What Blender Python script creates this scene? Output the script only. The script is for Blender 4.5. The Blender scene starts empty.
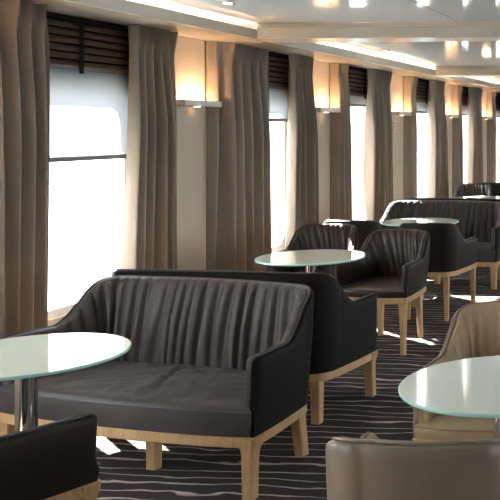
import bpy, bmesh, math, random
from mathutils import Vector, Matrix, noise
random.seed(7)
C = bpy.context.scene.collection
sc = bpy.context.scene
PI = math.pi
def R(d): return math.radians(d)
def sst(t):
    t = max(0.0, min(1.0, t)); return t*t*(3-2*t)

# ------------------------------------------------------------------ materials
MATS = {}
def mat(name, base, rough=0.5, metal=0.0, spec=0.5, coat=0.0, sheen=0.0, sheen_tint=(1,1,1), trans=0.0,
        noise_scale=None, noise_amt=0.12, bump=0.0, bump_scale=200.0, stretch=None):
    m = bpy.data.materials.new(name); m.use_nodes = True
    nt = m.node_tree; b = nt.nodes['Principled BSDF']
    b.inputs['Base Color'].default_value = (*base, 1)
    b.inputs['Roughness'].default_value = rough
    b.inputs['Metallic'].default_value = metal
    b.inputs['Specular IOR Level'].default_value = spec
    b.inputs['Coat Weight'].default_value = coat
    b.inputs['Coat Roughness'].default_value = 0.05
    b.inputs['Sheen Weight'].default_value = sheen
    b.inputs['Sheen Tint'].default_value = (*sheen_tint, 1)
    tc = None
    if noise_scale or bump:
        tc = nt.nodes.new('ShaderNodeTexCoord')
        src = tc.outputs['Object']
        if stretch:
            mp = nt.nodes.new('ShaderNodeMapping'); mp.inputs['Scale'].default_value = stretch
            nt.links.new(src, mp.inputs['Vector']); src = mp.outputs['Vector']
    if noise_scale:
        n = nt.nodes.new('ShaderNodeTexNoise'); n.inputs['Scale'].default_value = noise_scale
        n.inputs['Detail'].default_value = 5
        nt.links.new(src, n.inputs['Vector'])
        r = nt.nodes.new('ShaderNodeValToRGB')
        r.color_ramp.elements[0].position = 0.3; r.color_ramp.elements[1].position = 0.7
        r.color_ramp.elements[0].color = (*[c*(1-noise_amt) for c in base], 1)
        r.color_ramp.elements[1].color = (*[min(1, c*(1+noise_amt)) for c in base], 1)
        nt.links.new(n.outputs['Fac'], r.inputs['Fac'])
        nt.links.new(r.outputs['Color'], b.inputs['Base Color'])
    if bump:
        n2 = nt.nodes.new('ShaderNodeTexNoise'); n2.inputs['Scale'].default_value = bump_scale
        n2.inputs['Detail'].default_value = 3
        nt.links.new(src, n2.inputs['Vector'])
        bp = nt.nodes.new('ShaderNodeBump'); bp.inputs['Strength'].default_value = bump
        bp.inputs['Distance'].default_value = 0.002
        nt.links.new(n2.outputs['Fac'], bp.inputs['Height'])
        nt.links.new(bp.outputs['Normal'], b.inputs['Normal'])
    if trans:
        t = nt.nodes.new('ShaderNodeBsdfTranslucent'); t.inputs['Color'].default_value = (*[min(1, c*1.3+.06) for c in base], 1)
        mx = nt.nodes.new('ShaderNodeMixShader'); mx.inputs['Fac'].default_value = trans
        nt.links.new(b.outputs[0], mx.inputs[1]); nt.links.new(t.outputs[0], mx.inputs[2])
        nt.links.new(mx.outputs[0], nt.nodes['Material Output'].inputs['Surface'])
    MATS[name] = m
    return m
def emit(name, col, strength):
    m = bpy.data.materials.new(name); m.use_nodes = True
    nt = m.node_tree; nt.nodes.remove(nt.nodes['Principled BSDF'])
    e = nt.nodes.new('ShaderNodeEmission'); e.inputs['Color'].default_value = (*col, 1); e.inputs['Strength'].default_value = strength
    nt.links.new(e.outputs[0], nt.nodes['Material Output'].inputs['Surface'])
    return m

M_sofa_in = mat('sofa_fabric', (0.043, 0.033, 0.031), 0.52, spec=.4, sheen=0.12, sheen_tint=(.8, .72, .72), noise_scale=9, noise_amt=.15, bump=.25, bump_scale=420)
M_sofa_out = mat('sofa_outer_fabric', (0.009, 0.0066, 0.0056), 0.65, spec=.16, bump=.2, bump_scale=500)
M_ch_in = mat('brown_leather', (0.042, 0.025, 0.0165), 0.36, noise_scale=11, noise_amt=.15, bump=.2, bump_scale=240)
M_ch_out = mat('dark_brown_outer_leather', (0.014, 0.0086, 0.0056), 0.5, spec=.25, bump=.2, bump_scale=300)
M_pipe_dark = mat('dark_piping', (0.05, 0.043, 0.042), 0.4)
M_tan_in = mat('tan_leather', (0.37, 0.255, 0.145), 0.36, noise_scale=8, noise_amt=.1, bump=.2, bump_scale=240)
M_tan_out = mat('taupe_outer_leather', (0.20, 0.152, 0.11), 0.36, noise_scale=6, noise_amt=.08, bump=.15, bump_scale=300)
M_pipe_tan = mat('tan_piping', (0.24, 0.185, 0.13), 0.4)
M_oak = mat('oak', (0.50, 0.305, 0.14), 0.42, noise_scale=14, noise_amt=.16, stretch=(6, 6, .8))
M_chrome = mat('chrome', (0.82, 0.82, 0.83), 0.06, metal=1.0)
M_glasstop = mat('back_painted_glass', (0.85, 0.88, 0.765), 0.04, spec=.75, coat=.35)
M_glassedge = mat('green_glass_edge', (0.42, 0.69, 0.61), 0.08, spec=.6)
M_curtain = mat('taupe_curtain_cloth', (0.27, 0.205, 0.152), 0.5, sheen=.15, trans=.05, noise_scale=3, noise_amt=.06, bump=.12, bump_scale=500)
M_wall = mat('cream_wall', (0.60, 0.51, 0.42), 0.5, noise_scale=2, noise_amt=.03)
M_panel = mat('cream_panel', (0.54, 0.43, 0.32), 0.45, noise_scale=3, noise_amt=.03)
M_trim = mat('satin_cream_trim', (0.56, 0.47, 0.37), 0.28, noise_scale=3, noise_amt=.03)
M_soffit = mat('soffit_lacquer', (0.64, 0.55, 0.45), 0.14, noise_scale=3, noise_amt=.03)
M_white = mat('white_frame', (0.80, 0.81, 0.82), 0.35)
M_ceil = mat('glossy_ceiling', (0.74, 0.81, 0.83), 0.06, spec=.85, coat=.0)
M_seam = mat('ceiling_seam', (0.10, 0.10, 0.10), 0.5)
M_slat = mat('dark_wood_slats', (0.12, 0.062, 0.036), 0.30, noise_scale=10, noise_amt=.25, stretch=(3, .4, 3))
M_tape = mat('blind_tape', (0.012, 0.009, 0.008), 0.9, spec=.1)
M_bar = mat('shade_bar', (0.17, 0.165, 0.16), 0.45)
M_sconce = mat('sconce_enamel', (0.74, 0.69, 0.62), 0.35)
M_steel = mat('spot_ring', (0.7, 0.7, 0.7), 0.25, metal=1)
M_sign = mat('sign_white', (0.75, 0.66, 0.60), 0.4)
M_red = mat('sign_red', (0.55, 0.05, 0.05), 0.5)
M_deck = mat('outer_deck_paint', (0.55, 0.57, 0.58), 0.6, noise_scale=2, noise_amt=.05)
M_bulwark = mat('outer_bulwark_paint', (0.8, 0.81, 0.82), 0.5)
M_sea = mat('sea', (0.10, 0.20, 0.28), 0.25, bump=.6, bump_scale=.6)
M_warm = emit('warm_lamp', (1.0, 0.66, 0.38), 38)
M_warmlow = emit('warm_downlight', (1.0, 0.62, 0.32), 7)
M_cove = emit('cove_led', (1.0, 0.80, 0.68), 16)
M_spot = emit('spot_lens', (1.0, 0.86, 0.66), 30)

def shade_mat():
    m = bpy.data.materials.new('roller_shade_cloth'); m.use_nodes = True
    nt = m.node_tree; b = nt.nodes['Principled BSDF']
    b.inputs['Base Color'].default_value = (.90, .90, .90, 1); b.inputs['Roughness'].default_value = .8
    t = nt.nodes.new('ShaderNodeBsdfTranslucent'); t.inputs['Color'].default_value = (.44, .45, .46, 1)
    mx = nt.nodes.new('ShaderNodeMixShader'); mx.inputs['Fac'].default_value = .55
    nt.links.new(b.outputs[0], mx.inputs[1]); nt.links.new(t.outputs[0], mx.inputs[2])
    nt.links.new(mx.outputs[0], nt.nodes['Material Output'].inputs['Surface'])
    return m
M_shade = shade_mat()
def pane_mat():
    m = bpy.data.materials.new('window_glass'); m.use_nodes = True
    nt = m.node_tree; nt.nodes.remove(nt.nodes['Principled BSDF'])
    t = nt.nodes.new('ShaderNodeBsdfTransparent'); t.inputs['Color'].default_value = (.93, .96, .97, 1)
    g = nt.nodes.new('ShaderNodeBsdfGlossy'); g.inputs['Roughness'].default_value = .02
    lw = nt.nodes.new('ShaderNodeLayerWeight'); lw.inputs['Blend'].default_value = .5
    pw = nt.nodes.new('ShaderNodeMath'); pw.operation = 'POWER'; pw.inputs[1].default_value = 5
    nt.links.new(lw.outputs['Facing'], pw.inputs[0])
    f = nt.nodes.new('ShaderNodeMath'); f.operation = 'MULTIPLY_ADD'; f.inputs[1].default_value = .8; f.inputs[2].default_value = .03
    nt.links.new(pw.outputs[0], f.inputs[0])
    mx = nt.nodes.new('ShaderNodeMixShader')
    nt.links.new(f.outputs[0], mx.inputs['Fac'])
    nt.links.new(t.outputs[0], mx.inputs[1]); nt.links.new(g.outputs[0], mx.inputs[2])
    nt.links.new(mx.outputs[0], nt.nodes['Material Output'].inputs['Surface'])
    return m
M_pane = pane_mat()

def carpet_mat():
    m = bpy.data.materials.new('striped_carpet'); m.use_nodes = True
    nt = m.node_tree; N = nt.nodes; L = nt.links
    b = N['Principled BSDF']; b.inputs['Roughness'].default_value = .95
    b.inputs['Specular IOR Level'].default_value = .15
    tc = N.new('ShaderNodeTexCoord'); sp = N.new('ShaderNodeSeparateXYZ'); L.new(tc.outputs['Object'], sp.inputs[0])
    def mth(op, a, c=None, d=None):
        n = N.new('ShaderNodeMath'); n.operation = op
        for i, v in enumerate((a, c, d)):
            if v is None: continue
            if isinstance(v, (int, float)): n.inputs[i].default_value = v
            else: L.new(v, n.inputs[i])
        return n.outputs[0]
    def nz(scale, sx, sy, detail=2, w=0):
        mp = N.new('ShaderNodeMapping'); mp.inputs['Scale'].default_value = (sx, sy, 1); mp.inputs['Location'].default_value = (w, w*1.7, 0)
        L.new(tc.outputs['Object'], mp.inputs[0])
        n = N.new('ShaderNodeTexNoise'); n.inputs['Scale'].default_value = scale; n.inputs['Detail'].default_value = detail
        L.new(mp.outputs[0], n.inputs['Vector']); return n.outputs['Fac']
    wob = mth('MULTIPLY', mth('SUBTRACT', nz(1.0, 1.9, 5.5, 2.2), .5), .16)
    wob2 = mth('MULTIPLY', mth('SUBTRACT', nz(1.0, 7.0, 9.0, 2, 4.0), .5), .030)
    y = mth('ADD', mth('ADD', sp.outputs['Y'], wob), wob2)
    v = mth('ABSOLUTE', mth('SUBTRACT', mth('FRACT', mth('DIVIDE', y, .092)), .5))
    wid = mth('ADD', mth('MULTIPLY', nz(1.0, 3.0, 11.0, 1, 9.0), .12), .030)
    line = mth('SUBTRACT', 1.0, mth('SMOOTH_MIN', mth('DIVIDE', v, wid), 1.0, .3))
    line = mth('MAXIMUM', line, 0.0)
    line = mth('MINIMUM', mth('MULTIPLY', line, 1.6), 1.0)
    brk = mth('MINIMUM', mth('MAXIMUM', mth('MULTIPLY', mth('SUBTRACT', nz(1.0, 2.2, 8.0, 2, 2.0), .30), 5.0),   .35), 1.0)
    line = mth('MULTIPLY', line, brk)
    fine = nz(260, 1, 1, 3)
    r = N.new('ShaderNodeValToRGB')
    r.color_ramp.elements[0].position = .3; r.color_ramp.elements[1].position = .75
    r.color_ramp.elements[0].color = (.034, .026, .024, 1); r.color_ramp.elements[1].color = (.068, .053, .049, 1)
    L.new(fine, r.inputs[0])
    mx = N.new('ShaderNodeMix'); mx.data_type = 'RGBA'
    L.new(line, mx.inputs['Factor']); L.new(r.outputs[0], mx.inputs['A']); mx.inputs['B'].default_value = (.58, .46, .40, 1)
    L.new(mx.outputs['Result'], b.inputs['Base Color'])
    bp = N.new('ShaderNodeBump'); bp.inputs['Strength'].default_value = .5; bp.inputs['Distance'].default_value = .004
    L.new(fine, bp.inputs['Height']); L.new(bp.outputs[0], b.inputs['Normal'])
    return m
M_carpet = carpet_mat()

# ------------------------------------------------------------------ mesh helpers
class MB:
    """collects shapes, links them as one mesh object"""
    def __init__(s): s.v = []; s.f = []; s.mi = []
    def add(s, vs, fs, mi=0):
        b = len(s.v); s.v += [tuple(v) for v in vs]
        s.f += [tuple(b+i for i in f) for f in fs]; s.mi += [mi]*len(fs)
    def box(s, x0, x1, y0, y1, z0, z1, mi=0):
        vs = [(x, y, z) for x in (x0, x1) for y in (y0, y1) for z in (z0, z1)]
        s.add(vs, [(0,1,3,2), (4,6,7,5), (0,4,5,1), (2,3,7,6), (0,2,6,4), (1,5,7,3)], mi)
    def lathe(s, prof, n=64, cx=0, cy=0, mi=0, caps=True):
        vs = []; fs = []
        for r, z in prof:
            for i in range(n):
                a = 2*PI*i/n; vs.append((cx+r*math.cos(a), cy+r*math.sin(a), z))
        for k in range(len(prof)-1):
            for i in range(n):
                j = (i+1) % n
                fs.append((k*n+i, k*n+j, (k+1)*n+j, (k+1)*n+i))
        if caps:
            fs.append(tuple(reversed(range(n)))); fs.append(tuple((len(prof)-1)*n+i for i in range(n)))
        s.add(vs, fs, mi)
    def loft(s, rings, closed=True, cap=True, mi=0):
        n = len(rings[0]); vs = [p for r in rings for p in r]; fs = []
        for k in range(len(rings)-1):
            for i in range(n if closed else n-1):
                j = (i+1) % n
                fs.append((k*n+i, k*n+j, (k+1)*n+j, (k+1)*n+i))
        if cap:
            fs.append(tuple(reversed(range(n)))); fs.append(tuple((len(rings)-1)*n+i for i in range(n)))
        s.add(vs, fs, mi)
    def tube(s, pts, rad, n=8, mi=0):
        rings = []
        for i, p in enumerate(pts):
            p = Vector(p); a = Vector(pts[max(0, i-1)]); b = Vector(pts[min(len(pts)-1, i+1)])
            d = (b-a).normalized(); up = Vector((0, 0, 1)) if abs(d.z) < .95 else Vector((1, 0, 0))
            u = d.cross(up).normalized(); w = u.cross(d).normalized()
            rings.append([p+u*rad*math.cos(2*PI*k/n)+w*rad*math.sin(2*PI*k/n) for k in range(n)])
        s.loft(rings, mi=mi)
    def mesh(s, name, mats, sharp=38):
        me = bpy.data.meshes.new(name); me.from_pydata(s.v, [], s.f)
        for m in (mats if isinstance(mats, (list, tuple)) else [mats]): me.materials.append(m)
        me.polygons.foreach_set('material_index', s.mi)
        bm = bmesh.new(); bm.from_mesh(me); bmesh.ops.recalc_face_normals(bm, faces=bm.faces); bm.to_mesh(me); bm.free()
        me.polygons.foreach_set('use_smooth', [True]*len(me.polygons))
        me.set_sharp_from_angle(angle=R(sharp)); me.update()
        return me
    def build(s, name, mats, parent=None, sharp=38, bevel=0.0):
        o = bpy.data.objects.new(name, s.mesh(name, mats, sharp)); C.objects.link(o)
        if parent: o.parent = parent
        if bevel:
            md = o.modifiers.new('soft_edges', 'BEVEL'); md.width = bevel; md.segments = 2; md.limit_method = 'ANGLE'; md.angle_limit = R(40)
        return o

def tag(o, label, cat, group=None):
    o['label'] = label; o['category'] = cat
    if group: o['group'] = group
    return o
def thing(name, label, cat, loc=(0, 0, 0), rz=0, group=None):
    o = bpy.data.objects.new(name, None); C.objects.link(o); o.empty_display_size = .1
    o.location = loc; o.rotation_euler = (0, 0, R(rz))
    return tag(o, label, cat, group)
def struct(o): o['kind'] = 'structure'; return o
def dup(root, loc, rz, label):
    r = root.copy(); C.objects.link(r); r.location = loc; r.rotation_euler = (0, 0, R(rz)); r['label'] = label
    for ch in list(root.children):
        c = ch.copy(); C.objects.link(c); c.parent = r
        for g in list(ch.children):
            d = g.copy(); C.objects.link(d); d.parent = c
    return r

# ------------------------------------------------------------------ upholstered tub seats
def plan(a_front, a, yf, yb, r, step):   # a_front: half width at the arms, a: at the back
    """U-shaped plan line: front of one arm, round the back, front of the other arm"""
    pts = []
    n = 30
    for i in range(n):
        t = i/n; pts.append((-(a_front+(a-a_front)*t**1.6), yf+(yb-r-yf)*t))
    for i in range(n+1):
        th = PI - (PI/2)*i/n
        pts.append((-a+r + r*math.cos(th), yb-r + r*math.sin(th)))
    bow = .022
    m = 40
    for i in range(1, m):
        t = i/m; x = -(a-r)+2*(a-r)*t
        pts.append((x, yb + bow*math.sin(PI*t)))
    pts += [(-x, y) for x, y in reversed(pts[:2*n+1])]
    # resample evenly
    P = [Vector((x, y, 0)) for x, y in pts]
    acc = [0]
    for i in range(1, len(P)): acc.append(acc[-1]+(P[i]-P[i-1]).length)
    tot = acc[-1]; N = int(tot/step); out = []; j = 0
    for k in range(N+1):
        s = tot*k/N
        while j < len(P)-2 and acc[j+1] < s: j += 1
        t = (s-acc[j])/max(1e-9, acc[j+1]-acc[j]); out.append(P[j].lerp(P[j+1], t))
    nor = []
    for i in range(N+1):
        d = out[min(N, i+2)]-out[max(0, i-2)]; d.normalize(); nor.append(Vector((-d.y, d.x, 0)))
    return out, nor, tot

def make_seat(kind, name, label, cat, group, loc, rz, w, d, z_rail, z_seat, h_arm, h_back, m_in, m_out, m_pipe, rail_h, r_corner, fold, fold_amp, y_s0, y_s1, seed, thick=.062, flare=.045, taper=.05, centre_leg=False):
    root = thing(name, label, cat, loc, rz, group)
    a = w/2; yf = -d/2; yb = d/2
    ab = a-taper; P, Nn, tot = plan(a, ab, yf, yb, r_corner, .005)
    n = len(P)
    def height(p):
        base = h_arm + (h_back-h_arm)*sst((p.y-y_s0)/(y_s1-y_s0))
        base += .008*(1-min(1, abs(p.x)/ab)**2)*sst((p.y-yb+.1)/.1)
        return base
    def ends(i):      # rounded arm fronts
        dd = min(i, n-1-i)*tot/(n-1); q = .034
        if dd >= q: return 1.0
        return max(.12, math.sqrt(max(0, 1-((q-dd)/q)**2)))
    omid = -thick*.45
    def off(p, nrm, o, z, k, hh, bow=0.0):
        f = (z-z_rail)/(h_back-z_rail)
        k = k+(1-k)*(1-sst((z-z_seat+.02)/.06))
        lean = flare*f*abs(f)**.3*(.35+.65*max(0, nrm.y)) if f > 0 else 0
        belly = .010*math.sin(PI*min(1, max(0, f)))
        oo = omid+(o-omid)*k + lean + belly
        q = p+nrm*oo
        return (q.x, q.y, z)
    rows_o = 14
    rings = []
    for i in range(n):
        k = ends(i); h = height(P[i])-(1-k)*.028; zb = z_rail
        prof = [(0, zb)]
        for j in range(1, rows_o): prof.append((0, zb+(h-.012-zb)*j/rows_o))
        prof += [(-.001, h-.010), (-.006, h-.003), (-.014, h), (-.022, h-.003), (-.026, h-.012)]
        prof += [(-.026, (h+zb)/2), (-.026, zb)]
        rings.append([off(P[i], Nn[i], o, z, k, h) for o, z in prof])
    mb = MB(); mb.loft(rings, closed=True, cap=True); mb.build('outer_shell', m_out, root, sharp=50)
    # inner padding, gathered in folds over the back
    rows = 30; rings = []
    zlow = z_seat-.05
    rnd = random.Random(seed); phase = rnd.random()*10
    for i in range(n):
        k = ends(i); h = height(P[i])-(1-k)*.028+.004
        s = tot*i/(n-1); p = P[i]
        onback = sst((p.y-(yf+.45*d))/(.30*d))
        prof = []
        prof.append((-.024, zlow)); prof.append((-.024, (zlow+h)/2)); prof.append((-.024, h-.014)); prof.append((-.028, h-.004)); prof.append((-.036, h))
        for j in range(rows+1):
            v = 1-j/rows              # 1 top .. 0 bottom
            z = zlow+(h-.010-zlow)*v
            env = .7+.3*math.sin(PI*min(1, v)) if v < .96 else .7*max(.5, (1-v)/.04)
            slant = (z-h)*(.55*math.sin(s*2.1+phase)+.25)
            nn = noise.noise(Vector((s*4.2+phase, z*.9, seed)))
            n2 = noise.noise(Vector((s*9.0+phase, z*1.4, seed+9)))
            ph = (s+slant*.35)/fold + .95*nn + .30*n2
            fl = math.floor(ph); fr = ph-fl
            dep = .55+.9*abs(noise.noise(Vector((fl*3.7+.3, z*.8, seed)))+.15)     # each fold has its own depth
            wd = .52+.40*noise.noise(Vector((fl*2.1, 4.0, seed)))                  # and its own sharpness
            wd = max(.28, wd); valley = math.exp(-((fr-.5)/(.40*wd))**2)
            fine = noise.noise(Vector(((s+slant*.3)*30, z*2.2, seed+3)))*.22
            dsp = fold_amp*onback*env*(.30-dep*valley*.9+fine)
            cush = .020*math.sin(PI*min(1, v*1.05))*onback
            tin = thick + cush
            rounded = .014*(max(0, (v-.90)/.10))**2
            prof.append((-(tin-rounded)-dsp, z))
        rings.append([off(p, Nn[i], o, z, k, h) for o, z in prof])
    mb = MB(); mb.loft(rings, closed=True, cap=True); mb.build('back_padding', m_in, root, sharp=75)
    # piping on the rim, between shell and padding
    pts = []
    for i in range(n):
        k = ends(i); h = height(P[i])-(1-k)*.028
        pts.append(off(P[i], Nn[i], -.022, h+.002, k, h))
    x, y, z = pts[0]; x2, y2, z2 = pts[-1]
    down = [off(P[0], Nn[0], -.022, z_rail+(z-z_rail)*t, .12, z) for t in (.5, .7, .85, .95)]
    down2 = [off(P[-1], Nn[-1], -.022, z_rail+(z2-z_rail)*t, .12, z2) for t in (.95, .85, .7, .5)]
    mb = MB(); mb.tube(down+pts[::3]+down2, .0048, 6); mb.build('piping', m_pipe, root, sharp=80)
    # seat cushion
    bow = .045
    outl = []
    inner = [P[i]+Nn[i]*(-thick*.80) for i in range(0, n, 6)]
    xf = -(a-.006)
    front = []
    nf = 44
    for i in range(nf+1):
        t = i/nf; fx = -xf+(2*xf)*t   # from right front back to left front
        front.append(Vector((fx, yf-.010-bow*(1-abs(2*t-1)**2.6), 0)))
    outl = inner+front
    zb = z_rail+.001; zt = z_seat
    cen = Vector((0, .02, 0))
    def wr(p, kk):
        v = noise.noise(Vector((p.x*9+p.y*5, (p.y-p.x*.5)*16, seed+5)))
        v2 = noise.noise(Vector((p.x*26+p.y*12, p.y*8, seed+6)))
        return (.007*v+.0045*v2)*kk*(1.7 if kind == 'sofa' else .8)
    rings = []
    hgt = zt-zb
    spec = [(.985, 0), (.995, .25), (1.0, .5), (1.0, .78)]
    for sc_, fz in spec: rings.append([(cen+(q-cen)*sc_).to_tuple()[:2]+(zb+hgt*fz,) for q in outl])
    def inset(q, e): 
        dirv = (q-cen); L = dirv.length; return cen+dirv*max(0, (L-e)/L)
    for e, fz in ((.003, .86), (.010, .93), (.022, .985)): rings.append([(*inset(q, e).to_tuple()[:2], zb+hgt*fz) for q in outl])
    for f in (.93, .88, .83, .78, .72, .66, .6, .52, .44, .36, .28, .2, .12, .05):
        ring = []
        for q in outl:
            p = cen+(q-cen)*f*.97; crown = .016*(1-f*f)
            ring.append((p.x, p.y, zt+crown+wr(p, sst((1-f)/.15))))
        rings.append(ring)
    mb = MB(); mb.loft(rings); seat = mb.build('seat_cushion', m_in, root, sharp=70)
    m2 = MB(); ln = [(*inset(q, -.001).to_tuple()[:2], zb+hgt*.82) for q in front]
    m2.tube(ln, .0042, 6); m2.build('seat_piping', m_pipe, seat, sharp=80)
    # wooden rail: closed ring following shell and seat front
    ro = [P[i]+Nn[i]*.001 for i in range(0, n, 8)]
    if (n-1) % 8: ro.append(P[-1])
    fr = []
    for i in range(1, 30):
        t = i/30; fr.append(Vector((ro[-1].x+(ro[0].x-ro[-1].x)*t, yf-.012-bow*(1-abs(2*t-1)**2.6), 0)))
    ring = ro+fr
    z0 = z_rail-rail_h; z1 = z_rail
    mb = MB(); q = len(ring)
    sect = [(0, z0+.004), (-.002, z1-.001), (-.004, z1), (-.036, z1), (-.036, z0), (-.004, z0)]
    rr = []
    for i in range(q):
        dv = ring[(i+1) % q]-ring[i-1]; dv.normalize(); nv = Vector((-dv.y, dv.x, 0))
        rr.append([((ring[i]+nv*o).x, (ring[i]+nv*o).y, z) for o, z in sect])
    rr.append(rr[0])
    mb.loft(rr, closed=True, cap=False); mb.build('wood_rail', M_oak, root, sharp=40)
    # legs
    lw, tip = (.058, .88) if kind == 'sofa' else (.050, .66)
    fx, rx = a-.034, ab-.085
    spots = [(fx, yf+.022, .006, -.010), (-fx, yf+.022, -.006, -.010), (rx, yb-.055, .012, .024), (-rx, yb-.055, -.012, .024)]
    if centre_leg: spots.append((0, yf+.20, 0, 0))
    for lx, ly, sx, sy in spots:
        rings = []; fl = 1.0 if ly < 0 else .72
        for zz, ww, tt in ((z_rail-.004, lw*1.5*fl, 0), (z0+.004, lw*(1+.36*(fl > .9)), .02), (z0-.012, lw*(1+.12*(fl > .9)), .08), (z0-.035, lw, .18), (z0*.55, lw*(.45+.55*tip), .5), (.0, lw*tip, 1)):
            hw = ww/2; c = hw*.82
            cxx = lx+sx*tt; cyy = ly+sy*tt
            rings.append([(cxx+px, cyy+py, zz) for px, py in ((-hw, -c), (-c, -hw), (c, -hw), (hw, -c), (hw, c), (c, hw), (-c, hw), (-hw, c))])
        mb = MB(); mb.loft(rings); mb.build('leg', M_oak, root, sharp=30)
    return root

CH = dict(w=.60, d=.575, z_rail=.41, z_seat=.468, h_arm=.645, h_back=.814, rail_h=.042, r_corner=.115, fold=.060, fold_amp=.017, y_s0=.02, y_s1=.285, flare=.045, taper=.060)
SO = dict(w=1.40, d=.565, z_rail=.272, z_seat=.405, h_arm=.62, h_back=.825, rail_h=.045, r_corner=.14, fold=.072, fold_amp=.032, y_s0=-.02, y_s1=.275, centre_leg=True, thick=.075, flare=.045, taper=.05)

g_sofa = 'two seat sofas'
s1 = make_seat('sofa', 'loveseat', 'dark charcoal two-seat sofa with gathered back facing the nearest window-side glass table', 'sofa', g_sofa, (-2.54, 4.169, 0), -10, m_in=M_sofa_in, m_out=M_sofa_out, m_pipe=M_pipe_dark, seed=3, **SO)
dup(s1, (-2.62, 5.06, 0), 178, 'dark two-seat sofa seen from behind, its back against the gathered charcoal sofa')
dup(s1, (-2.63, 9.24, 0), -5, 'dark gathered two-seat sofa facing the third glass table, beyond the armchairs')
dup(s1, (-2.62, 10.18, 0), 177, 'dark sofa hidden back to back behind the distant gathered sofa')

g_ch = 'dark brown tub armchairs'
c1 = make_seat('chair', 'tub_armchair', 'brown leather tub armchair facing us with open seat, right of the second table', 'chair', g_ch, (-2.29, 6.58, 0), -7, m_in=M_ch_in, m_out=M_ch_out, m_pipe=M_pipe_dark, seed=5, **CH)
dup(c1, (-2.96, 6.93, 0), 6, 'brown leather tub armchair tucked behind the second table, near the window curtains')
dup(c1, (-2.96, 7.86, 0), 180, 'dark armchair with only its back top showing between the two facing armchairs')
dup(c1, (-2.23, 7.69, 0), 181, 'dark armchair with plain back towards us, pushed up to the third table')
dup(c1, (-3.05, 12.35, 0), 8, 'small distant gathered-back armchair just above the far sofa, by the curtains')
dup(c1, (-2.93, 13.25, 0), 180, 'most distant dark armchair, cut by the photo edge beside the last curtain')
dup(c1, (-2.41, 2.755, 0), 161, 'dark armchair with back to us in the bottom corner by the chrome pole')

g_tan = 'tan leather tub armchairs'
t1 = make_seat('chair', 'tub_armchair', 'tan leather tub armchair facing us behind the pale green glass table', 'chair', g_tan, (-.80, 3.74, 0), 3, m_in=M_tan_in, m_out=M_tan_out, m_pipe=M_pipe_tan, seed=8, **CH)
dup(t1, (-.723, 2.55, 0), 183, 'taupe leather armchair with its plain back towards us in front of the pale green table')

# ------------------------------------------------------------------ round glass tables
def make_table(label, loc, r=.366, h=.73):
    root = thing('round_table', label, 'table', loc, 0, 'round glass topped tables')
    mb = MB(); t = .013
    mb.lathe([(.001, h), (r-.004, h)], 128, mi=0, caps=False)
    mb.lathe([(r-.004, h), (r-.0012, h-.001), (r, h-.0035), (r, h-t+.003), (r-.002, h-t), (.001, h-t)], 128, mi=1, caps=False)
    mb.build('glass_top', [M_glasstop, M_glassedge], root, sharp=60)
    mb = MB(); mb.lathe([(.001, h-t-.012), (.13, h-t-.012), (.135, h-t-.008), (.135, h-t-.0005), (.001, h-t-.0005)], 64, caps=False); mb.build('mounting_plate', M_chrome, root)
    mb = MB(); mb.lathe([(.039, .018), (.039, h-t-.012)], 48); mb.build('pole', M_chrome, root)
    mb = MB(); mb.lathe([(.001, 0), (.156, 0), (.16, .004), (.158, .010), (.145, .014), (.06, .020), (.044, .026), (.001, .026)], 80, caps=False); mb.build('base_plate', M_chrome, root)
    return root
tb = make_table('round glass table cut by the photo edge, in front of the charcoal sofa', (-2.615, 3.34, 0))
dup(tb, (-2.63, 6.04, 0), 0, 'second round glass table from the left, behind the back-to-back sofas')
dup(tb, (-2.585, 8.40, 0), 0, 'small round glass table in front of the distant gathered sofa')
dup(tb, (-2.66, 11.26, 0), 0, 'farthest glass table, a thin sliver above the far sofa back')
dup(tb, (-.655, 3.12, 0), 0, 'large pale green glass table between the two tan armchairs')

# ------------------------------------------------------------------ room shell
W = 3.9; BAY = 2.465; P0 = 6.655
YA, YB = -2.6, 24.0
ZC = 2.44; ZS = 2.32
XR = 4.4
panels = [P0+BAY*n for n in range(-4, 8)]
WIN_A, WIN_B, WZ0, WZ1 = .46, 1.80, .45, 1.92
mb = MB(); mb.box(-W-.14, XR+.14, YA, YB, -.08, 0); struct(mb.build('floor', M_carpet))
mb = MB(); mb.box(-W-.14, XR+.14, YA, YB, ZC, ZC+.08); struct(mb.build('ceiling', M_ceil))
mb = MB(); mb.box(-W-.14, XR+.14, YB, YB+.1, 0, ZC); struct(mb.build('wall_far', M_wall))
mb = MB(); mb.box(-W-.14, XR+.14, YA-.1, YA, 0, ZC); struct(mb.build('wall_near', M_wall))

def wall_mesh(x0, x1):
    mb = MB(); mb.box(x0, x1, YA, YB, 0, WZ0); mb.box(x0, x1, YA, YB, WZ1, ZC)
    y = YA
    for p in panels:
        a, b = p+WIN_A, p+WIN_B
        if a < YA+.1 or b > YB-.1: continue
        mb.box(x0, x1, y, a, WZ0, WZ1); y = b
    mb.box(x0, x1, y, YB, WZ0, WZ1)
    return mb
struct(wall_mesh(-W-.14, -W).build('wall_left', M_wall))
struct(wall_mesh(XR, XR+.14).build('wall_right', M_wall))

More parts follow.
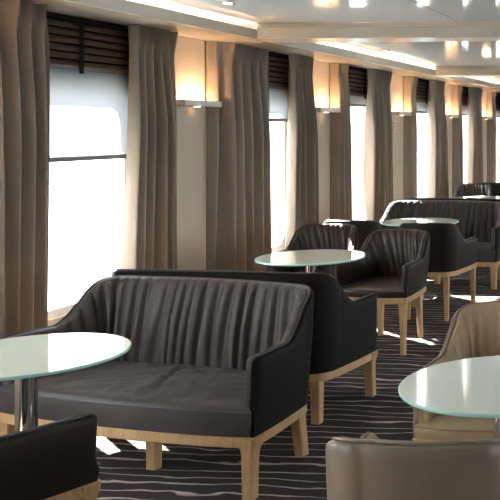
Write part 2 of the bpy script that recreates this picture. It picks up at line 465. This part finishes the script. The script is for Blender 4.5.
def rrect(ya, yb, za, zb, r, n=8):
    pts = []
    for cy, cz, a0 in ((yb-r, zb-r, 0), (ya+r, zb-r, 90), (ya+r, za+r, 180), (yb-r, za+r, 270)):
        for i in range(n+1):
            a = R(a0+90*i/n); pts.append((cy+r*math.cos(a), cz+r*math.sin(a)))
    return pts
def make_window(idx, p, x0, x1, out):
    ya, yb = p+WIN_A, p+WIN_B
    inn = rrect(ya+.05, yb-.05, WZ0+.05, WZ1-.05, .13)
    def outer(yz):
        y, z = yz
        cy, cz = (ya+yb)/2, (WZ0+WZ1)/2
        hy, hz = (yb-ya)/2, (WZ1-WZ0)/2
        k = min(hy/max(1e-6, abs(y-cy)), hz/max(1e-6, abs(z-cz))); return (cy+(y-cy)*k, cz+(z-cz)*k)
    outr = [outer(q) for q in inn]
    mb = MB(); n = len(inn)
    rings = []
    for pts, x in ((outr, x0), (inn, x0), (inn, x1), (outr, x1)): rings.append([(x, y, z) for y, z in pts])
    rings.append(rings[0])
    mb.loft(rings, closed=True, cap=False)
    fr = mb.build('window_%d' % idx, M_white); struct(fr)
    mb = MB(); xm = (x0+x1)/2; big = rrect(ya+.045, yb-.045, WZ0+.045, WZ1-.045, .13)
    mb.loft([[(xm-.004, y, z) for y, z in big], [(xm+.004, y, z) for y, z in big]])
    mb.build('glass_pane', M_pane, fr)
    # sky portal for this opening
    L = bpy.data.lights.new('sky_portal', 'AREA'); L.shape = 'RECTANGLE'; L.size = WZ1-WZ0-.1; L.size_y = yb-ya-.1
    L.cycles.is_portal = True
    o = bpy.data.objects.new('sky_portal', L); C.objects.link(o)
    o.location = (x0-.12 if out < 0 else x1+.12, (ya+yb)/2, (WZ0+WZ1)/2)
    o.rotation_euler = (0, R(-90 if out < 0 else 90), 0)
wi = 1
for p in panels:
    if p+WIN_A < YA+.1 or p+WIN_B > YB-.1: continue
    make_window(wi, p, -W-.12, -W-.03, -1); wi += 1
for p in panels[1::2]:
    pass
for p in panels:
    if p+WIN_A < YA+.1 or p+WIN_B > YB-.1: continue
    make_window(wi, p, XR+.03, XR+.12, 1); wi += 1

tn = 1
def trim(mb, m, bevel=0.0):
    global tn
    o = struct(mb.build('trim_%d' % tn, m, bevel=bevel)); tn += 1; return o
# soffit over the curtains, with an upstand hiding the cove light
XS = -W+.50
mb = MB(); mb.box(-W, XS, YA, YB, ZS, ZS+.02); trim(mb, M_soffit)
mb = MB(); mb.box(XS-.025, XS+.004, YA, YB, ZS-.004, ZS+.072); trim(mb, M_trim, .004)
mb = MB(); mb.box(-W, -W+.012, YA, YB, ZS+.02, ZC); trim(mb, M_trim)
# cross beams
beams = [6.79+2*BAY*n for n in range(-1, 4)]
for y in beams:
    mb = MB()
    mb.box(XS+.004, XR, y, y+.33, ZS-.003, ZC)
    mb.box(XS+.004, XR, y-.012, y, ZS+.075, ZS+.09)
    mb.box(XS+.004, XR, y-.006, y, ZS-.003, ZS+.012)
    trim(mb, M_trim, .003)
# ceiling panel joints
for x in (-1.79, .6, 3.0):
    mb = MB(); mb.box(x-.0045, x+.0045, YA, YB, ZC-.0015, ZC+.002); trim(mb, M_seam)
# wall panels between the curtains
for p in panels:
    if p < YA+.3 or p > YB-.3: continue
    mb = MB(); mb.box(-W, -W+.03, p-.38, p+.22, 0.0, ZS); trim(mb, M_panel, .004)
mb = MB(); mb.box(-W, -W+.035, YA, YB, 0, .10); o = struct(mb.build('baseboard_left', M_trim))

# cove light strips between the beams
edges = [YA]+[v for y in beams for v in (y, y+.33)]+[YB]
seg = [(edges[i], edges[i+1]) for i in range(0, len(edges), 2) if edges[i+1]-edges[i] > .4]
names = ['cove light strip above the curtains, nearest the camera and out of frame', 'cove light strip glowing above the nearest window curtains', 'second cove light strip, beyond the first ceiling beam', 'third cove light strip, beyond the second ceiling beam', 'cove light strip in the far end of the lounge', 'last cove light strip at the far wall']
for i, (a, b) in enumerate(seg):
    if b < 1.5 or a > 20: continue
    mb = MB(); mb.box(XS-.085, XS-.045, a+.04, b-.04, ZS+.0205, ZS+.034)
    tag(mb.build('cove_light_strip', M_cove), names[min(i, len(names)-1)], 'light', 'cove light strips')

# ------------------------------------------------------------------ curtains, blinds, shades, sconces
ords = {1: 'first', 2: 'second', 3: 'third', 4: 'fourth', 5: 'fifth', 6: 'sixth', 7: 'seventh'}
def curtain(y0, y1, pleats, seed, label, flare=0.0, lean=0.0, edge=0, xo=.125, deep=1.0):
    n = pleats*18; rows = 26; rings = []
    rnd = random.Random(seed); z1 = ZS-.004; z0 = .012
    ph = rnd.random()*6
    xc = -W+xo
    def line(thk):
        g = []
        for j in range(rows+1):
            t = j/rows; z = z1+(z0-z1)*t; row = []
            for i in range(n+1):
                s = i/n
                u = s*pleats
                nn = noise.noise(Vector((s*pleats*.7+ph, t*1.1, seed)))
                n3 = noise.noise(Vector((s*pleats*.45+ph, t*.5+4, seed+2)))
                ww = u + .42*nn*(.25+.75*t) + .35*n3
                fold = math.sin(2*PI*ww)
                # tight pinch pleats at the heading relax into deep soft folds
                pin = max(0, 1-t/.09)
                amp = (.040+.048*sst(t/.35))*(1+.8*n3)*deep
                fr = ww-math.floor(ww)
                pinch = (math.exp(-((fr-.25)/.10)**2)*.075-.018)
                x = xc + (1-pin)*(amp*fold+.010*math.sin(4*PI*ww+1.3+nn)) + pin*pinch
                wspread = flare*sst(t)*(s-.5)*2
                y = y0+(y1-y0)*s + wspread + lean*sst(t) + .012*math.sin(2*PI*ww*1.0+1.2)*t
                e = min(1, (s if edge < 0 else 1-s)/(.12 if edge < 0 else .05))**.8; x = max(-W+(.079 if (s if edge < 0 else 1-s) > (.15 if edge < 0 else .07) else .036), x)
                x = max(-W+.036, -W+.036+(x+W-.036)*e)
                row.append((x+thk, y, z))
            g.append(row)
        return g
    A = line(.0025); B = line(-.0025)
    mb = MB(); vs = [q for r in A for q in r]+[q for r in B for q in r]; fs = []
    m = n+1; o = (rows+1)*m
    for j in range(rows):
        for i in range(n):
            a = j*m+i; fs.append((a, a+1, a+m+1, a+m)); fs.append((o+a, o+a+m, o+a+m+1, o+a+1))
    for j in range(rows):
        a = j*m; fs.append((a, a+m, o+a+m, o+a)); a += n; fs.append((a, o+a, o+a+m, a+m))
    for i in range(n):
        fs.append((i, o+i, o+i+1, i+1)); a = rows*m+i; fs.append((a, a+1, o+a+1, o+a))
    mb.add(vs, fs)
    return tag(mb.build('curtain', M_curtain, sharp=70), label, 'curtain', 'taupe floor-length curtains')

# opening of the curtains in each bay (distance from the bay's panel centre)
spec = {0: (.66, 1.585, 4, 6), 1: (1.135, 1.545, 6, 6), 2: (.49, 1.135, 3, 8), 3: (.53, 1.165, 3, 8), 4: (.45, .975, 3, 8), 5: (.53, 1.11, 3, 7), 6: (.53, 1.11, 3, 7)}
for k, (a, b, na, nb) in spec.items():
    p = P0+BAY*(k-1)

    if k < 0: continue            # outside the picture
    if k == 0: la, lb = 'taupe curtain at the very left edge of the photo, beside the large bright window', 'taupe curtain between the large bright window and the nearest wall lamp'
    else:
        la = 'taupe curtain just beyond the %s wall lamp, before the window' % ords[k]
        lb = 'taupe curtain on the far side of the %s window, before the next wall lamp' % ords[k+1]
    curtain(p+.235, p+a, na, 11+k*3, la, flare=0 if k == 0 else .03, lean=0 if k == 0 else .01, edge=-1, xo=.23 if k == 0 else .115, deep=1.0 if k == 0 else .8 if k == 1 else .55)
    curtain(p+b, p+BAY-{0: .355, 1: .46, 2: .60}.get(k, .64), nb, 12+k*3, lb, flare=.045, lean=-.02, edge=1)

def blind(p, label, zbot=1.985):
    ya, yb = p+.44, p+1.72
    root = thing('venetian_blind', label, 'blind', (-W, 0, zbot), 0, 'dark wooden venetian blinds')
    def L(mb, nm, m, par=root, **k):
        mb.v = [(x+W, y, z-zbot) for x, y, z in mb.v]; return mb.build(nm, m, par, **k)
    mb = MB(); mb.box(-W+.024, -W+.062, ya, yb, ZS-.030, ZS-.004); L(mb, 'headrail', M_tape)
    mb = MB(); mb.box(-W+.018, -W+.021, ya, yb, zbot+.01, ZS-.004); L(mb, 'gap_shadow_sheet', M_tape)  # added dark sheet, its colour stands in for shade between the slats
    mb = MB(); ns = 6; z = ZS-.060
    dz = (z-(zbot+.035))/(ns-1)
    for i in range(ns):
        zz = z-dz*i; t = .0028
        a = R(52); hw = .0235; dx, dzv = hw*math.cos(a), hw*math.sin(a)
        for sgn in (1,):
            c = -W+.043
            vs = []
            for y in (ya+.005, yb-.005):
                vs += [(c+dx, y, zz-dzv), (c-dx, y, zz+dzv), (c-dx+t*.85, y, zz+dzv+t*.5), (c+.004, y, zz+.006), (c+dx+t*.85, y, zz-dzv+t*.5)]
            mb.add(vs, [(0, 1, 6, 5), (1, 2, 7, 6), (2, 3, 8, 7), (3, 4, 9, 8), (4, 0, 5, 9), (0, 4, 3, 2, 1), (5, 6, 7, 8, 9)])
    L(mb, 'slats', M_slat, sharp=30)
    mb = MB(); mb.box(-W+.022, -W+.062, ya, yb, zbot, zbot+.022); L(mb, 'bottom_rail', M_slat)
    for y in (ya+.74, ya+1.28, ya+.16):
        mb = MB(); mb.box(-W+.064, -W+.067, y-.019, y+.019, zbot-.004, ZS-.03)
        mb.box(-W+.060, -W+.070, y-.014, y+.014, zbot-.022, zbot-.003); L(mb, 'ladder_tape', M_tape)
    return root
def roller(p, zb, label):
    ya, yb = p+.41, p+1.79
    root = thing('window_blind_roller', label, 'shade', (-W, 0, zb), 0, 'white roller shades')
    mb = MB(); mb.box(.013, .0145, ya, yb, 0, ZS-.021-zb); mb.build('shade_cloth', M_shade, root)
    mb = MB(); mb.box(.008, .017, ya-.004, yb+.004, -.03, 0); mb.build('bottom_bar', M_bar, root, bevel=.003)
zsh = {0: 1.44, 1: 1.71, 2: 1.90, 3: 1.86, 4: 1.86, 5: 1.86, 6: 1.86}
sides = {0: 'at the large window by the left edge of the photo'}
for k in range(0, 6):
    p = P0+BAY*(k-1)
    ph = 'over the large window beside the leftmost curtain' if k == 0 else 'over the %s window, beyond the %s wall lamp' % (ords[k+1], ords[k])
    blind(p, 'dark wooden slat blind drawn up '+ph)
    roller(p, zsh[k], ('half lowered ' if k == 0 else 'short ')+'white roller shade '+ph)

def sconce(p, label):
    root = thing('wall_sconce', label, 'lamp', (-W+.03, p+.02, 1.785), 0, 'uplight wall lamps')
    L = .265; d = .105
    mb = MB(); mb.box(0, d, -L, L, 0, .006); mb.box(d-.008, d, -L, L, 0, .048); mb.box(0, d, -L, -L+.008, 0, .048); mb.box(0, d, L-.008, L, 0, .048)
    mb.build('lamp_body', M_sconce, root, bevel=.002)
    mb = MB(); mb.box(.050, d-.010, -.17, .17, .034, .047); mb.build('glowing_diffuser', M_warm, root)
    mb = MB(); mb.lathe([(.001, -.003), (.022, -.003), (.024, 0), (.001, 0)], 24, cx=.05, caps=False); mb.build('downlight_lens', M_warmlow, root)
for k in range(0, 7):
    p = P0+BAY*(k-1)
    sconce(p, ['wall lamp hidden just outside the picture, lighting the leftmost curtain', 'largest glowing wall lamp, on the cream panel nearest the camera', 'second glowing wall lamp along the window wall', 'third glowing wall lamp, above the small red marked sign', 'fourth glowing wall lamp along the window wall', 'fifth glowing wall lamp, near the right edge of the photo', 'glowing wall lamp past the fifth, at the photo edge'][k])

# small sign on the third wall panel
p3 = P0+2*BAY
root = thing('wall_sign', 'small pale wall sign with red marks under the third wall lamp', 'sign', (-W+.03, p3-.13, 1.64), 0)
mb = MB(); mb.box(0, .006, -.045, .045, -.07, .085); mb.build('sign_plate', M_sign, root)
mb = MB()
for z in (-.045, 0.0, .045):
    mb.box(.006, .0075, -.022, .022, z-.004, z+.004); mb.box(.006, .0075, -.005, .005, z-.016, z+.016); mb.box(.006, .0075, -.02, -.012, z-.014, z+.0)
mb.build('red_marks', M_red, root)

# recessed ceiling spotlights
def spot(x, y, label):
    root = thing('ceiling_spotlight', label, 'lamp', (x, y, ZC), 0, 'recessed ceiling spotlights')
    mb = MB(); mb.lathe([(.030, -.002), (.034, -.007), (.046, -.007), (.050, -.001), (.050, .001)], 40, caps=False); mb.build('ring', M_steel, root)
    mb = MB(); mb.lathe([(.001, -.003), (.030, -.003), (.030, -.001), (.001, -.001)], 32, caps=False); mb.build('lens', M_spot, root)
spot(-3.03, 5.66, 'recessed ceiling spotlight above the nearest wall lamp, before the beam')
spot(-3.22, 9.25, 'small recessed ceiling spotlight beyond the first beam')

# ------------------------------------------------------------------ outside the windows
mb = MB(); mb.box(-7.2, -W-.15, YA-6, YB+6, -.25, -.10); struct(mb.build('floor_outside_deck', M_deck))
mb = MB(); mb.box(-7.2, -7.1, YA-6, YB+6, -.10, .92); mb.box(-7.24, -7.06, YA-6, YB+6, .92, .97); struct(mb.build('wall_outside_bulwark', M_bulwark))
mb = MB(); mb.box(-900, 900, -900, 900, -10.2, -10); struct(mb.build('sea_outside', M_sea))

# ------------------------------------------------------------------ light
world = bpy.data.worlds.new('sky'); sc.world = world; world.use_nodes = True
nt = world.node_tree; bg = nt.nodes['Background']
tc = nt.nodes.new('ShaderNodeTexCoord'); sp = nt.nodes.new('ShaderNodeSeparateXYZ'); nt.links.new(tc.outputs['Generated'], sp.inputs[0])
rp = nt.nodes.new('ShaderNodeValToRGB'); nt.links.new(sp.outputs['Z'], rp.inputs['Fac'])
rp.color_ramp.elements[0].position = 0.0; rp.color_ramp.elements[0].color = (1, .97, .93, 1)
rp.color_ramp.elements[1].position = .6; rp.color_ramp.elements[1].color = (.80, .88, 1, 1)
nt.links.new(rp.outputs[0], bg.inputs['Color']); bg.inputs['Strength'].default_value = 5.0

sun = bpy.data.lights.new('sun', 'SUN'); sun.energy = 46; sun.angle = R(.6); sun.color = (1, .93, .82)
so = bpy.data.objects.new('sun', sun); C.objects.link(so)
dv = Vector((1, -.79, -.86)); so.rotation_euler = dv.to_track_quat('-Z', 'Y').to_euler(); so.location = (-8, 8, 9)

# ------------------------------------------------------------------ camera (view camera with a shifted back: uprights stay upright)
cam = bpy.data.cameras.new('camera'); co = bpy.data.objects.new('camera', cam); C.objects.link(co)
co.location = (0, 0, 1.62); co.rotation_euler = (R(90), 0, R(4.83))
cam.sensor_width = 36; cam.lens = 64.8; cam.shift_x = -.732; cam.shift_y = -.244
cam.clip_start = .05; cam.clip_end = 3000
sc.camera = co
sc.view_settings.view_transform = 'Standard'; sc.view_settings.look = 'None'
sc.view_settings.gamma = 1; sc.view_settings.exposure = 1.3
sc.view_settings.use_curve_mapping = False
